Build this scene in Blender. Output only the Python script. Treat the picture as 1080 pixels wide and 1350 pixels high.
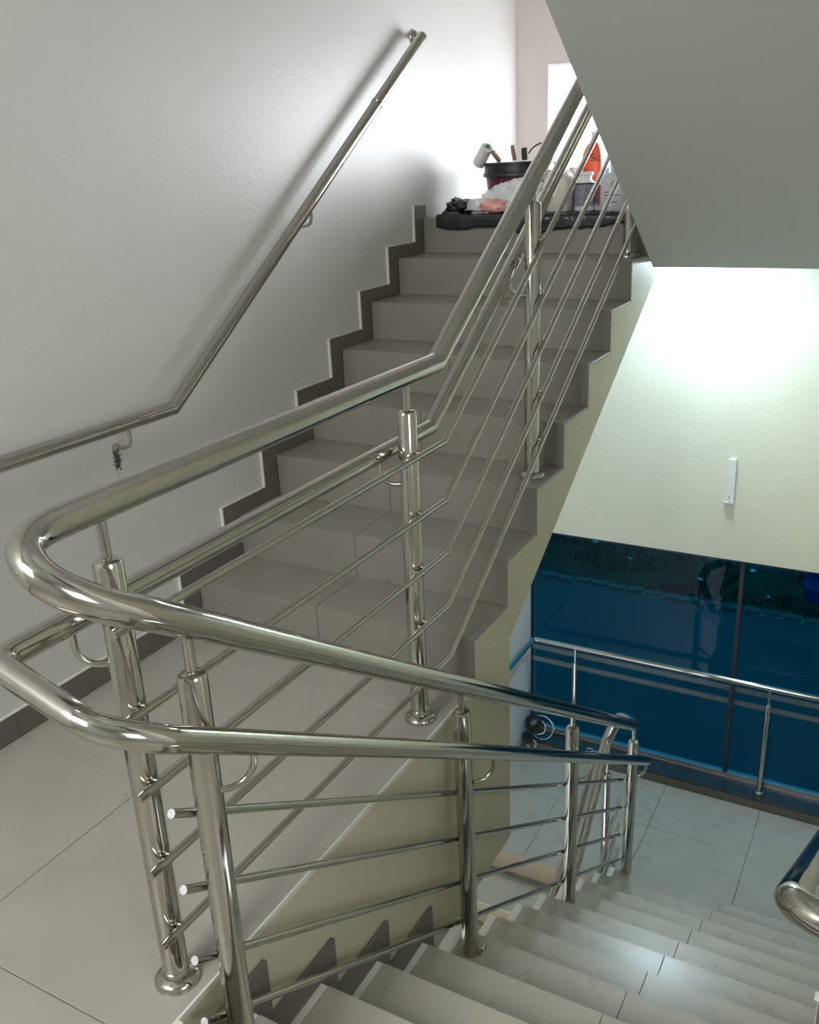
import bpy, bmesh, math, random
from mathutils import Vector, Matrix, noise
random.seed(7)
C = bpy.context.scene.collection
for o in list(bpy.data.objects): bpy.data.objects.remove(o)

# ------------------------------------------------------------------ camera
CAM = (1.1905, -2.469, 1.6593); YAW, PITCH, ROLL, FPX = -0.5197, -0.3565, -0.0447, 1225.57
def cam_matrix():
    F = Vector((math.sin(YAW)*math.cos(PITCH), math.cos(YAW)*math.cos(PITCH), math.sin(PITCH)))
    R0 = Vector((math.cos(YAW), -math.sin(YAW), 0)); U0 = R0.cross(F)
    Rr = math.cos(ROLL)*R0 + math.sin(ROLL)*U0; U = -math.sin(ROLL)*R0 + math.cos(ROLL)*U0
    m = Matrix((Rr, U, -F)).transposed().to_4x4(); m.translation = Vector(CAM); return m
cd = bpy.data.cameras.new('camera'); cam = bpy.data.objects.new('camera', cd); C.objects.link(cam)
cam.matrix_world = cam_matrix()
cd.sensor_fit = 'VERTICAL'; cd.sensor_height = 24; cd.lens = FPX*24/1350; cd.clip_start = 0.02; cd.clip_end = 300
bpy.context.scene.camera = cam
# ------------------------------------------------------------------ light
W = bpy.data.worlds.new('world'); bpy.context.scene.world = W; W.use_nodes = True
bg = W.node_tree.nodes['Background']; bg.inputs[0].default_value = (0.86, 0.93, 1.0, 1); bg.inputs[1].default_value = 3.0
def light(name, typ, loc, target, energy, color=(1, 1, 1), **kw):
    d = bpy.data.lights.new(name, typ); d.energy = energy; d.color = color
    for k, v in kw.items(): setattr(d, k, v)
    o = bpy.data.objects.new(name, d); C.objects.link(o); o.location = loc
    o.rotation_euler = (Vector(target)-Vector(loc)).to_track_quat('-Z', 'Y').to_euler(); return o
light('sun', 'SUN', (2, 8, 6), (1.6, 7.3, 4.2), 1.0, (1.0, 0.98, 0.94), angle=math.radians(4))
light('daylight_far_opening', 'AREA', (0.1, 3.30, 1.80), (-0.6, 2.4, 1.75), 50, (0.93, 0.94, 1.0), shape='RECTANGLE', size=1.0, size_y=0.7)
light('unseen_rear_daylight', 'AREA', (-0.38, -4.3, 3.0), (0.0, -0.6, 0.6), 112, (0.99, 0.985, 0.97), shape='RECTANGLE', size=1.3, size_y=1.5)  # added behind the camera, raised and shifted to light the treads
light('daylight_right_window', 'AREA', (3.25, -2.6, 1.8), (0.0, -1.2, 0.9), 16, (1.0, 0.98, 0.95), shape='RECTANGLE', size=1.3, size_y=1.2)
S = bpy.context.scene
S.view_settings.view_transform = 'Standard'; S.view_settings.look = 'None'
S.view_settings.exposure = 0.0; S.view_settings.gamma = 1.0; S.view_settings.use_curve_mapping = False

# ------------------------------------------------------------------ materials
def mat(name, color, rough=0.5, metal=0.0, var=0.0, scale=8.0, bump=0.0, bscale=60.0, **kw):
    m = bpy.data.materials.new(name); m.use_nodes = True; n = m.node_tree.nodes; l = m.node_tree.links
    b = n['Principled BSDF']; b.inputs['Base Color'].default_value = (*color, 1)
    b.inputs['Roughness'].default_value = rough; b.inputs['Metallic'].default_value = metal
    for k, v in kw.items(): b.inputs[k].default_value = v
    tc = n.new('ShaderNodeTexCoord')
    if var:
        t = n.new('ShaderNodeTexNoise'); t.inputs['Scale'].default_value = scale; t.inputs['Detail'].default_value = 6
        l.new(tc.outputs['Object'], t.inputs['Vector'])
        r = n.new('ShaderNodeMapRange'); r.inputs[1].default_value = 0.3; r.inputs[2].default_value = 0.7
        r.inputs[3].default_value = 1-var; r.inputs[4].default_value = 1+var
        l.new(t.outputs[0], r.inputs[0])
        mx = n.new('ShaderNodeVectorMath'); mx.operation = 'SCALE'; mx.inputs[0].default_value = color
        l.new(r.outputs[0], mx.inputs['Scale']); l.new(mx.outputs[0], b.inputs['Base Color'])
    if bump:
        t = n.new('ShaderNodeTexNoise'); t.inputs['Scale'].default_value = bscale; t.inputs['Detail'].default_value = 3
        l.new(tc.outputs['Object'], t.inputs['Vector'])
        bp = n.new('ShaderNodeBump'); bp.inputs['Strength'].default_value = bump; bp.inputs['Distance'].default_value = 0.004
        l.new(t.outputs[0], bp.inputs['Height']); l.new(bp.outputs[0], b.inputs['Normal'])
    return m
def tile_mat(name, color, r0=0.3, r1=0.5):
    m = mat(name, color, 0.36, var=0.05, scale=5)
    n = m.node_tree.nodes; l = m.node_tree.links; b = n['Principled BSDF']
    tc = n.new('ShaderNodeTexCoord'); v = n.new('ShaderNodeTexNoise'); v.inputs['Scale'].default_value = 34; v.inputs['Detail'].default_value = 2
    l.new(tc.outputs['Object'], v.inputs['Vector'])
    r = n.new('ShaderNodeMapRange'); r.inputs[1].default_value = 0.225; r.inputs[2].default_value = 0.25; r.inputs[3].default_value = 0.35; r.inputs[4].default_value = 1
    l.new(v.outputs[0], r.inputs[0])
    old = b.inputs['Base Color'].links[0].from_socket
    s = n.new('ShaderNodeVectorMath'); s.operation = 'SCALE'; l.new(old, s.inputs[0]); l.new(r.outputs[0], s.inputs['Scale'])
    l.new(s.outputs[0], b.inputs['Base Color'])
    v2 = n.new('ShaderNodeTexNoise'); v2.inputs['Scale'].default_value = 9; v2.inputs['Detail'].default_value = 8; l.new(tc.outputs['Object'], v2.inputs['Vector'])
    r2 = n.new('ShaderNodeMapRange'); r2.inputs[3].default_value = r0; r2.inputs[4].default_value = r1
    l.new(v2.outputs[0], r2.inputs[0]); l.new(r2.outputs[0], b.inputs['Roughness'])
    return m
M = {}
M['paint'] = mat('white_wall_paint', (0.66, 0.655, 0.63), 0.42, var=0.02, scale=2, bump=0.25, bscale=90)
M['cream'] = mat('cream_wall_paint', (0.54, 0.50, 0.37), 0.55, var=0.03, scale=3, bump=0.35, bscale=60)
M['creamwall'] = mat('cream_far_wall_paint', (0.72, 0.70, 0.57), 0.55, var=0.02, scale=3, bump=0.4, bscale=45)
M['pink'] = mat('pinkish_white_paint', (0.70, 0.64, 0.62), 0.6, var=0.01)
M['soffit'] = mat('grey_soffit_paint', (0.50, 0.52, 0.49), 0.7, var=0.015, scale=2, bump=0.1, bscale=50)
M['tile'] = tile_mat('grey_beige_porcelain_tile', (0.375, 0.36, 0.315))
M['tile_dark'] = tile_mat('grey_riser_tile_shaded', (0.225, 0.212, 0.182))  # darker tile: shade on the stairs is put into the colour
M['tile_down'] = tile_mat('light_stair_tile', (0.46, 0.44, 0.38), 0.25, 0.31)
M['skirt'] = mat('skirting_tile', (0.15, 0.135, 0.115), 0.4, var=0.06, scale=12)
M['tread_dark'] = tile_mat('grey_tread_tile_toplit', (0.255, 0.24, 0.208))  # lighter than the risers: light from above is put into the colour
M['tile_edge'] = mat('pale_tile_edge', (0.68, 0.67, 0.60), 0.6, var=0.05)
M['grout'] = mat('grout', (0.14, 0.13, 0.12), 0.9)
M['tan'] = mat('tan_painted_riser', (0.33, 0.26, 0.18), 0.6, var=0.06)
M['concrete'] = mat('concrete', (0.45, 0.43, 0.38), 0.9, var=0.1)
M['granite'] = mat('dark_granite', (0.03, 0.035, 0.04), 0.25, var=0.4, scale=90)
M['steel'] = mat('polished_stainless_steel', (0.51, 0.49, 0.445), 0.10, 1.0, var=0.04, scale=30)
M['steel2'] = mat('brushed_stainless_steel', (0.60, 0.59, 0.55), 0.2, 1.0)
M['cap_white'] = mat('white_bar_end', (0.62, 0.61, 0.63), 0.5, var=0.2, scale=200)
M['alu'] = mat('dark_window_frame', (0.03, 0.03, 0.035), 0.4)
M['alu_light'] = mat('silver_window_frame', (0.5, 0.5, 0.48), 0.35, 0.8)
M['black_plastic'] = mat('black_plastic', (0.016, 0.018, 0.020), 0.24, bump=1.0, bscale=26)
M['rubber'] = mat('black_rubber', (0.02, 0.02, 0.02), 0.6)
M['maroon'] = mat('maroon_plastic', (0.09, 0.012, 0.025), 0.4, var=0.3, scale=20)
M['bucket_rim'] = mat('paint_smeared_black_plastic', (0.015, 0.018, 0.022), 0.4, var=0.9, scale=25)
M['white'] = mat('white_plastic', (0.78, 0.78, 0.78), 0.4)
M['jerry'] = mat('cream_plastic', (0.62, 0.58, 0.50), 0.45, **{'Subsurface Weight': 0.0})
M['wood'] = mat('wooden_handle', (0.30, 0.20, 0.14), 0.6, var=0.2, scale=20)
M['fleece'] = mat('white_roller_fleece', (0.75, 0.76, 0.75), 0.95, bump=0.8, bscale=200)
M['greencore'] = mat('green_roller_core', (0.25, 0.5, 0.35), 0.5)
M['red'] = mat('orange_red_plastic', (0.85, 0.10, 0.03), 0.4)
M['bluecap'] = mat('light_blue_cap', (0.35, 0.55, 0.85), 0.4)
M['label_grey'] = mat('grey_printed_label', (0.22, 0.21, 0.27), 0.5, var=0.35, scale=80)
M['label_maroon'] = mat('maroon_label', (0.14, 0.008, 0.035), 0.4)
M['ink'] = mat('black_ink', (0.02, 0.02, 0.03), 0.5)
M['bottle_grey'] = mat('pale_grey_plastic', (0.50, 0.50, 0.52), 0.45)
M['pinkcloth'] = mat('red_printed_plastic', (0.75, 0.38, 0.34), 0.5, var=0.5, scale=25)
M['asphalt'] = mat('road_asphalt', (0.070, 0.075, 0.085), 0.9, var=0.15, scale=0.7)
M['verge'] = mat('grass_verge', (0.030, 0.034, 0.014), 1.0, var=0.6, scale=1.6)
M['dirt'] = mat('pale_dirt', (0.055, 0.050, 0.042), 1.0, var=0.45, scale=1.1)
M['kerb'] = mat('worn_kerb', (0.11, 0.105, 0.10), 0.9, var=0.3, scale=6)
M['barrel'] = mat('blue_barrel', (0.01, 0.05, 0.25), 0.5)
M['litter'] = mat('white_litter', (0.8, 0.8, 0.8), 0.7)
M['lamp_body'] = mat('lamp_body', (0.7, 0.7, 0.7), 0.5)
def emis(name, col, s):
    m = bpy.data.materials.new(name); m.use_nodes = True; b = m.node_tree.nodes['Principled BSDF']
    b.inputs['Base Color'].default_value = (*col, 1); b.inputs['Emission Color'].default_value = (*col, 1); b.inputs['Emission Strength'].default_value = s
    return m
M['lamp'] = emis('lamp_diffuser', (0.67, 0.87, 1.0), 215)
def glass_mat(name, tint, gl=0.05, rough=0.0):
    m = bpy.data.materials.new(name); m.use_nodes = True; n = m.node_tree.nodes; l = m.node_tree.links
    n.remove(n['Principled BSDF']); out = n['Material Output']
    tr = n.new('ShaderNodeBsdfTransparent'); tr.inputs[0].default_value = (*tint, 1)
    g = n.new('ShaderNodeBsdfGlossy'); g.inputs['Roughness'].default_value = rough; g.inputs[0].default_value = (0.9, 0.95, 1, 1)
    fr = n.new('ShaderNodeFresnel'); fr.inputs[0].default_value = 1.45
    mu = n.new('ShaderNodeMath'); mu.operation = 'MULTIPLY'; mu.inputs[1].default_value = gl; l.new(fr.outputs[0], mu.inputs[0])
    mx = n.new('ShaderNodeMixShader'); l.new(mu.outputs[0], mx.inputs[0]); l.new(tr.outputs[0], mx.inputs[1]); l.new(g.outputs[0], mx.inputs[2])
    l.new(mx.outputs[0], out.inputs[0]); return m
M['glass'] = glass_mat('blue_tinted_glass', (0.045, 0.27, 0.36), 0.2)
M['clear'] = glass_mat('clear_glass', (0.95, 0.97, 0.97), 0.7)
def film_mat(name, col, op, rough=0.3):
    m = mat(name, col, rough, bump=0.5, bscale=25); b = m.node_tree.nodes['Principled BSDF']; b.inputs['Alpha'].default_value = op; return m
M['bag'] = film_mat('white_translucent_plastic', (0.92, 0.95, 0.95), 0.62)
M['reflection'] = film_mat('painted_glass_reflection', (0.38, 0.36, 0.26), 0.2)  # tan film colour stands in for reflections in the window glass
# stain under the left handrail bracket: soot marks in the wall paint
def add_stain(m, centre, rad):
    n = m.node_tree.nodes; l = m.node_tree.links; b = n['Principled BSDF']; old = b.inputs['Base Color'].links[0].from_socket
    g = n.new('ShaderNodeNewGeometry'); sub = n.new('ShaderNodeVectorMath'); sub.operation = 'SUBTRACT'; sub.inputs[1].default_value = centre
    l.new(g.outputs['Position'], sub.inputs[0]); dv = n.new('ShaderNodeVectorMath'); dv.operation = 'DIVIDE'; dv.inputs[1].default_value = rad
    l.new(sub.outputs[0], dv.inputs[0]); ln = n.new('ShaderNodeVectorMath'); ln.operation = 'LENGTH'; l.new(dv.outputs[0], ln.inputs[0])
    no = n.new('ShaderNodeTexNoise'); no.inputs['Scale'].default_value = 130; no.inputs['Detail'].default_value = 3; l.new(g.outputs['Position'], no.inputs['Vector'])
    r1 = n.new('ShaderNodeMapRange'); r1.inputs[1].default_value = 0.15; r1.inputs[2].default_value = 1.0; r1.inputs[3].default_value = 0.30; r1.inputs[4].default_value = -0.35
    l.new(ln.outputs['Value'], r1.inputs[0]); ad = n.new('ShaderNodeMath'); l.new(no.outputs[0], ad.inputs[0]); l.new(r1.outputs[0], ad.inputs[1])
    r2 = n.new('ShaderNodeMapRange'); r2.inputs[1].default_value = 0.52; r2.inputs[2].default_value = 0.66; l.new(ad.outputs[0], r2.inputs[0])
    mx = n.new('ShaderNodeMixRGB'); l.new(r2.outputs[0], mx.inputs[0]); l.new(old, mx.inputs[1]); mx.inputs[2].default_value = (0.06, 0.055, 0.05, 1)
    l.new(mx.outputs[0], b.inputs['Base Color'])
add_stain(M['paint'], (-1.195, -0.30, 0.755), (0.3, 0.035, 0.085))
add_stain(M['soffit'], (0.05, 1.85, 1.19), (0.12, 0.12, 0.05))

# ------------------------------------------------------------------ mesh helpers
def obj(name, bm, m=None, parent=None, loc=None, smooth=False, mats=None):
    me = bpy.data.meshes.new(name); bmesh.ops.recalc_face_normals(bm, faces=bm.faces); bm.to_mesh(me); bm.free()
    for x in (mats or [m]): me.materials.append(x)
    if smooth:
        for p in me.polygons: p.use_smooth = True
    o = bpy.data.objects.new(name, me); C.objects.link(o)
    if loc is not None: o.location = loc
    if parent: o.parent = parent
    return o
def box(bm, x0, y0, z0, x1, y1, z1, bevel=0.0):
    v = [bm.verts.new(p) for p in ((x0, y0, z0), (x1, y0, z0), (x1, y1, z0), (x0, y1, z0), (x0, y0, z1), (x1, y0, z1), (x1, y1, z1), (x0, y1, z1))]
    f = [bm.faces.new([v[i] for i in q]) for q in ((0, 3, 2, 1), (4, 5, 6, 7), (0, 1, 5, 4), (1, 2, 6, 5), (2, 3, 7, 6), (3, 0, 4, 7))]
    if bevel: bmesh.ops.bevel(bm, geom=list({e for q in f for e in q.edges}), offset=bevel, segments=1, affect='EDGES')
def boxo(name, a, b, m, parent=None, bevel=0.0):
    bm = bmesh.new(); box(bm, *a, *b, bevel); return obj(name, bm, m, parent)
def prism(bm, pts, x0, x1):          # polygon in (y,z) extruded along x
    a = [bm.verts.new((x0, y, z)) for y, z in pts]; b = [bm.verts.new((x1, y, z)) for y, z in pts]
    bm.faces.new(a); bm.faces.new(b[::-1])
    for i in range(len(pts)): bm.faces.new((a[i], b[i], b[(i+1) % len(pts)], a[(i+1) % len(pts)]))
def catmull(P, n=7):
    P = [Vector(p) for p in P]; out = [P[0]]
    for i in range(1, len(P)-2):
        a, b, c, d = P[i-1:i+3]
        for k in range(n):
            t = k/n; out.append(0.5*((2*b)+(c-a)*t+(2*a-5*b+4*c-d)*t*t+(3*b-a-3*c+d)*t**3))
    return out+[P[-2], P[-1]]
def smooth_path(pts, r=0.0, n=6):    # round the corners with radius-ish r (float or list)
    P = [Vector(p) for p in pts]; out = [P[0]]
    for i in range(1, len(P)-1):
        ri = r[i] if isinstance(r, (list, tuple)) else r
        a = (P[i-1]-P[i]); b = (P[i+1]-P[i])
        d = min(ri, a.length*0.49, b.length*0.49)
        if d < 1e-5: out.append(P[i]); continue
        p0 = P[i]+a.normalized()*d; p1 = P[i]+b.normalized()*d
        for k in range(n+1):
            t = k/n; out.append(p0*(1-t)**2+P[i]*2*t*(1-t)+p1*t*t)
    out.append(P[-1]); return out
def tube(bm, P, rad, seg=20, cap=True, r_list=None):
    P = [Vector(p) for p in P]
    if r_list is None and len(P) > 2:      # supporting rings keep the shading of long straight runs clean
        Q = [P[0]]
        for a, b in zip(P, P[1:]):
            L = (b-a).length
            if L > 0.12:
                n_ = max(1, int(L/0.3)); u = (b-a)/L
                Q += [a+u*0.006]+[a+(b-a)*(k/n_) for k in range(1, n_)]+[b-u*0.006]
            Q.append(b)
        P = Q
    rings = []; T0 = (P[1]-P[0]).normalized()
    up = Vector((0, 0, 1)) if abs(T0.z) < 0.9 else Vector((1, 0, 0)); N = T0.cross(up).normalized()
    for i, p in enumerate(P):
        t1 = (P[i]-P[i-1]).normalized() if i else T0; t2 = (P[i+1]-P[i]).normalized() if i < len(P)-1 else t1
        T = (t1+t2).normalized(); N = (N-T*N.dot(T)).normalized(); B = T.cross(N)
        c = max(0.5, t1.dot(T)); R_ = r_list[i] if r_list else rad
        bend = (t2-t1); bd = bend.normalized() if bend.length > 1e-6 else None
        ring = []
        for k in range(seg):
            a = 2*math.pi*k/seg; o = (N*math.cos(a)+B*math.sin(a))*R_
            if bd is not None: o = o + bd*(o.dot(bd))*(1/c-1)
            ring.append(bm.verts.new(p+o))
        rings.append(ring)
    for a, b in zip(rings, rings[1:]):
        for k in range(seg): bm.faces.new((a[k], a[(k+1) % seg], b[(k+1) % seg], b[k]))
    if cap: bm.faces.new(rings[0][::-1]); bm.faces.new(rings[-1])
def lathe(bm, prof, c=(0, 0, 0), seg=24, axis=None):  # prof list of (r,z)
    c = Vector(c); q = Vector(axis).normalized().to_track_quat('Z', 'Y') if axis is not None else None
    rings = []
    for r, z in prof:
        ring = []
        for k in range(seg):
            a = 2*math.pi*k/seg; v = Vector((r*math.cos(a), r*math.sin(a), z))
            if q: v = q @ v
            ring.append(bm.verts.new(c+v))
        rings.append(ring)
    for a, b in zip(rings, rings[1:]):
        for k in range(seg): bm.faces.new((a[k], a[(k+1) % seg], b[(k+1) % seg], b[k]))
    bm.faces.new(rings[0][::-1]); bm.faces.new(rings[-1])
def auto_smooth(o, ang=40):
    me = o.data; bm = bmesh.new(); bm.from_mesh(me)
    for e in bm.edges:
        e.smooth = not (len(e.link_faces) == 2 and e.calc_face_angle(0) > math.radians(ang))
    for f in bm.faces: f.smooth = True
    bm.to_mesh(me); bm.free(); return o
def tubeo(name, pts, rad, m, parent=None, seg=20, r=0.0, n=6):
    bm = bmesh.new(); tube(bm, smooth_path(pts, r, n), rad, seg); return auto_smooth(obj(name, bm, m, parent))
def latheo(name, prof, c, m, parent=None, seg=28, axis=None):
    bm = bmesh.new(); lathe(bm, prof, c, seg, axis); return auto_smooth(obj(name, bm, m, parent))
def thing(name, label, cat, loc=(0, 0, 0), group=None):
    o = bpy.data.objects.new(name, None); C.objects.link(o); o['label'] = label; o['category'] = cat; o.empty_display_size = 0.1
    if group: o['group'] = group
    if loc != (0, 0, 0): o.location = loc
    return o
def tag(o, label, cat, group=None):
    o['label'] = label; o['category'] = cat
    if group: o['group'] = group
    return o
def struct(o): o['kind'] = 'structure'; return o

# ------------------------------------------------------------------ dimensions
T = 0.28; R = 0.1754; XW = -1.195; TD = 0.27; YD = -1.53
ZT = 8*R; ZL = -13*R; YF = 3.22; YG = 2.95; XR = 1.205; BEAM = 0.3

# ------------------------------------------------------------------ room shell
struct(boxo('wall_left', (XW-0.2, -4.4, -6), (XW, YF, 4.6), M['paint']))
# far upper wall with tall opening (x -0.99 .. 0.7)
fu = struct(boxo('wall_far_upper', (XW-0.2, YF, ZT-0.21), (-0.99, YF+0.2, 4.6), M['pink']))
bm = bmesh.new(); box(bm, -0.99, YF, 2.18, 0.7, YF+0.2, 4.6); box(bm, 0.7, YF, ZT-0.21, 3.6, YF+0.2, 4.6); obj('wall_panel', bm, M['pink'], fu)
# cream wall above the lower window and dark void sides
bm = bmesh.new(); box(bm, XW, YG, -0.655, 1.6, YF+0.2, ZT-0.21); fl = struct(obj('wall_far_lower', bm, M['creamwall']))
bm = bmesh.new(); box(bm, XW, YG+0.01, -6, 1.6, YG+0.055, ZL+0.03); obj('wall_base', bm, M['creamwall'], fl)
struct(boxo('trim_1', (XW, 2.3, -6), (-0.985, YG+0.12, ZT-0.215), M['paint']))
struct(boxo('wall_right', (XR, -0.87, -6), (XR+0.2, YG+0.25, 4.6), M['creamwall']))
struct(boxo('wall_return', (XR+0.2, -0.87, -0.3), (3.6, -0.67, 4.6), M['paint']))
wb = struct(boxo('wall_back', (XW-0.2, -4.6, -0.3), (-1.05, -4.4, 4.6), M['paint']))
bm = bmesh.new(); box(bm, 0.3, -4.6, -0.3, 3.6, -4.4, 4.6); box(bm, -1.05, -4.6, -0.3, 0.3, -4.4, 2.2); box(bm, -1.05, -4.6, 3.8, 0.3, -4.4, 4.6); obj('wall_panel', bm, M['paint'], wb)
ws = struct(boxo('wall_side', (3.4, -4.4, -0.3), (3.6, -3.3, 4.6), M['paint']))
bm = bmesh.new(); box(bm, 3.4, -1.9, -0.3, 3.6, -0.87, 4.6); box(bm, 3.4, -3.3, -0.3, 3.6, -1.9, 1.2); box(bm, 3.4, -3.3, 2.4, 3.6, -1.9, 4.6); obj('wall_panel', bm, M['paint'], ws)
struct(boxo('ceiling', (XW-0.2, -4.6, 4.6), (3.6, YF+0.2, 4.8), M['paint']))

# ------------------------------------------------------------------ floors with separate tiles
def tiles(parent, xs, ys, z, m, th=0.01, gap=0.0012, name='floor_tile'):
    for i in range(len(xs)-1):
        for j in range(len(ys)-1):
            if xs[i+1]-xs[i] < 0.01 or ys[j+1]-ys[j] < 0.01: continue
            dz = random.uniform(-0.0003, 0.0003)
            boxo(name, (xs[i]+gap, ys[j]+gap, z-th+0.0005), (xs[i+1]-gap, ys[j+1]-gap, z+dz), m, parent, 0.0009)
fl1 = struct(boxo('floor', (XW, -4.4, -0.16), (-0.001, BEAM-0.001, -0.0095), M['grout']))
ysl = [-4.4]+[-0.887-0.652*k for k in (5, 4, 3, 2, 1, 0)]+[-0.235, 0.0]
tiles(fl1, [XW+0.002, -0.635, 0.0], ysl, 0, M['tile'])
boxo('floor_base', (0.0, -4.4, -0.16), (3.4, YD-0.001, -0.0095), M['grout'], fl1)
tiles(fl1, [0.0, 0.613, 1.265, 1.917, 2.569, 3.4], [y for y in ysl if y < -1.5], 0, M['tile'])
boxo('floor_base', (XR, YD, -0.16), (3.4, -0.87, -0.0095), M['grout'], fl1)
tiles(fl1, [XR, 1.917, 2.569, 3.4], [-1.539, -0.887], 0, M['tile'])
# landing edge beam / wall beneath the landing edge (cream)
bm = bmesh.new()
prism(bm, [(-4.4, -0.84), (-4.4, -0.16), (YD, -0.16), (YD, -0.008), (-0.001, -0.008), (-0.001, 0.02), (BEAM, 0.04), (BEAM, -0.835), (0.285, -0.84)], -0.25, 0.0)
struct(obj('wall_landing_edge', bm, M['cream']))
# thin pale plaster lip along the landing edge and a chip
bm = bmesh.new(); prism(bm, [(YD, -0.014), (YD, 0.001), (-0.02, 0.001), (-0.02, -0.014)], -0.0045, 0.0015); struct(obj('trim_2', bm, M['tile_edge']))
boxo('floor_chip', (0.0, -1.49, -0.012), (0.014, -1.462, 0.0), M['tile_edge'], bpy.data.objects['trim_2'])

fl2 = struct(boxo('floor_lower_landing', (XW, 1.758, ZL-0.2), (XR, YG, ZL-0.0095), M['grout']))
tiles(fl2, [XW+0.002, -0.545, 0.05, 0.645, XR-0.002], [1.757, 2.35, 2.81], ZL, M['tile_down'])
fl3 = struct(boxo('floor_upper_landing', (XW, 1.97, ZT-0.21), (XR, YF, ZT-0.0095), M['soffit']))
tiles(fl3, [XW+0.002, -0.635, 0.0, 0.613, XR-0.002], [1.96, 2.56, YF], ZT, M['tile'])

# baseboard tiles on the landing, left wall
bl = bpy.data.objects.new('baseboard_left', None); C.objects.link(bl); bl['kind'] = 'structure'
yy = [y for y in ysl if y <= -0.23]+[-0.1]
for a, b in zip(yy, yy[1:]):
    boxo('skirting_tile', (XW+0.0005, a+0.001, 0.001), (XW+0.012, b-0.001, 0.09), M['skirt'], bl)
boxo('skirting_edge', (XW+0.0004, yy[0], 0.0905), (XW+0.012, yy[-1], 0.0935), M['tile_edge'], bl)

# ------------------------------------------------------------------ the flight going up
up = thing('staircase', 'grey tiled staircase rising to the cluttered upper landing', 'staircase')
pts = []
for k in range(1, 9):
    pts += [((k-1)*T+0.009, (k-1)*R-(0 if k > 1 else 0.0)), ((k-1)*T+0.009, k*R-0.009)]
pts = [(0.009, 0.0)] + [p for p in pts[1:]]
# zigzag upper outline
zz = [(0.009, 0.0)]
for k in range(1, 8):
    zz += [((k-1)*T+0.009, k*R-0.009), (k*T+0.009, k*R-0.009)]
zz += [(7*T+0.009, ZT-0.011)]
low = [(2.2, ZT-0.011), (2.2, 1.18), (BEAM+0.001, 0.035), (BEAM+0.001, 0.0)]
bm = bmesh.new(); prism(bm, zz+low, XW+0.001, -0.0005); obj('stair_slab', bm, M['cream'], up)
for k in range(1, 9):
    y = (k-1)*T; xj = [XW+0.0125, -0.63, 0.0]
    for a, b in zip(xj, xj[1:]):
        rb = 0.001
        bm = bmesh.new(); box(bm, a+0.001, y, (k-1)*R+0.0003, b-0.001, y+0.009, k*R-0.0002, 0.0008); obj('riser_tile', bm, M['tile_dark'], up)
        if k < 8: bm = bmesh.new(); box(bm, a+0.001, y+0.0092, k*R-0.009, b-0.001, y+T-0.0003, k*R, 0.0008); obj('tread_tile', bm, M['tread_dark'], up)
    # stepped skirting on the left wall
    if k < 9:
        ya, za = y-0.095, k*R+0.062
        yb = y+T-0.095 if k < 8 else y+0.03
        z0 = (k-1)*R+0.062 if k > 1 else 0.0
        zt = k*R-0.0 if k < 8 else ZT
        pl = [(ya, z0 if k > 1 else 0.0), (ya, za), (yb, za), (yb, k*R-0.0), (y, k*R), (y, (k-1)*R), (ya, (k-1)*R)] if k > 1 else [(ya, 0.0), (ya, za), (yb, za), (yb, R), (y, R), (y, 0.0)]
        if k > 1: pl = [(ya, (k-1)*R+0.0005), (ya, za), (yb, za), (yb, k*R+0.0005), (y-0.0002, k*R+0.0005), (y-0.0002, (k-1)*R+0.0005)]
        bm = bmesh.new(); prism(bm, pl, XW+0.0005, XW+0.012); obj('skirting_tile', bm, M['skirt'], up)
        bm = bmesh.new()
        box(bm, XW+0.0006, ya-0.006, z0+0.001 if k > 1 else 0.095, XW+0.0135, ya-0.0003, za+0.003)
        box(bm, XW+0.0006, ya, za+0.0003, XW+0.0125, yb-0.006, za+0.003); obj('skirting_edge', bm, M['tile_edge'], up)

# ------------------------------------------------------------------ the flight going down
dn = thing('staircase', 'light tiled staircase going down towards the blue window', 'staircase')
def ny(j): return YD+TD*j
zz = [(ny(0)+0.0, -0.01)]
for j in range(1, 13): zz += [(ny(j-1)-0.009, -(j-1)*R-0.0095), (ny(j-1)-0.009, -j*R-0.0095)]
zz = []
for j in range(0, 13):
    zz += [(ny(j)-0.0095, -j*R-0.0095), (ny(j)-0.0095, -(j+1)*R-0.0095)]
zz = [(ny(0)-0.3, -0.162), (ny(0)-0.0095, -0.162)] + zz[1:-1] + [(ny(12)-0.0095, ZL-0.0)]
low = [(ny(12)-0.0095, ZL-0.21), (ny(0)-0.3, -0.21-0.162)]
bm = bmesh.new(); prism(bm, zz+low, 0.001, XR-0.001); obj('stair_slab', bm, M['cream'], dn)
for j in range(1, 13):
    y0, y1, z = ny(j-1), ny(j), -j*R
    boxo('edge_strip', (0.002, y0+0.0005, z-0.009), (0.034, y1+0.001, z-0.0004), M['tile_edge'], dn, 0.0008)
    for a, b in ((0.0355, 0.6135), (0.6155, XR-0.0135)):
        boxo('tread_tile', (a, y0+0.0003, z-0.009), (b, y1+0.003, z), M['tile_down'], dn, 0.0012)
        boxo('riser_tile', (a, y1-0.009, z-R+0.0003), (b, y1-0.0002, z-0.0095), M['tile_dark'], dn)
boxo('riser_tile', (0.0355, ny(0)-0.009, -R+0.0003), (XR-0.0135, ny(0)-0.0002, -0.0105), M['tile_down'], dn)
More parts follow.
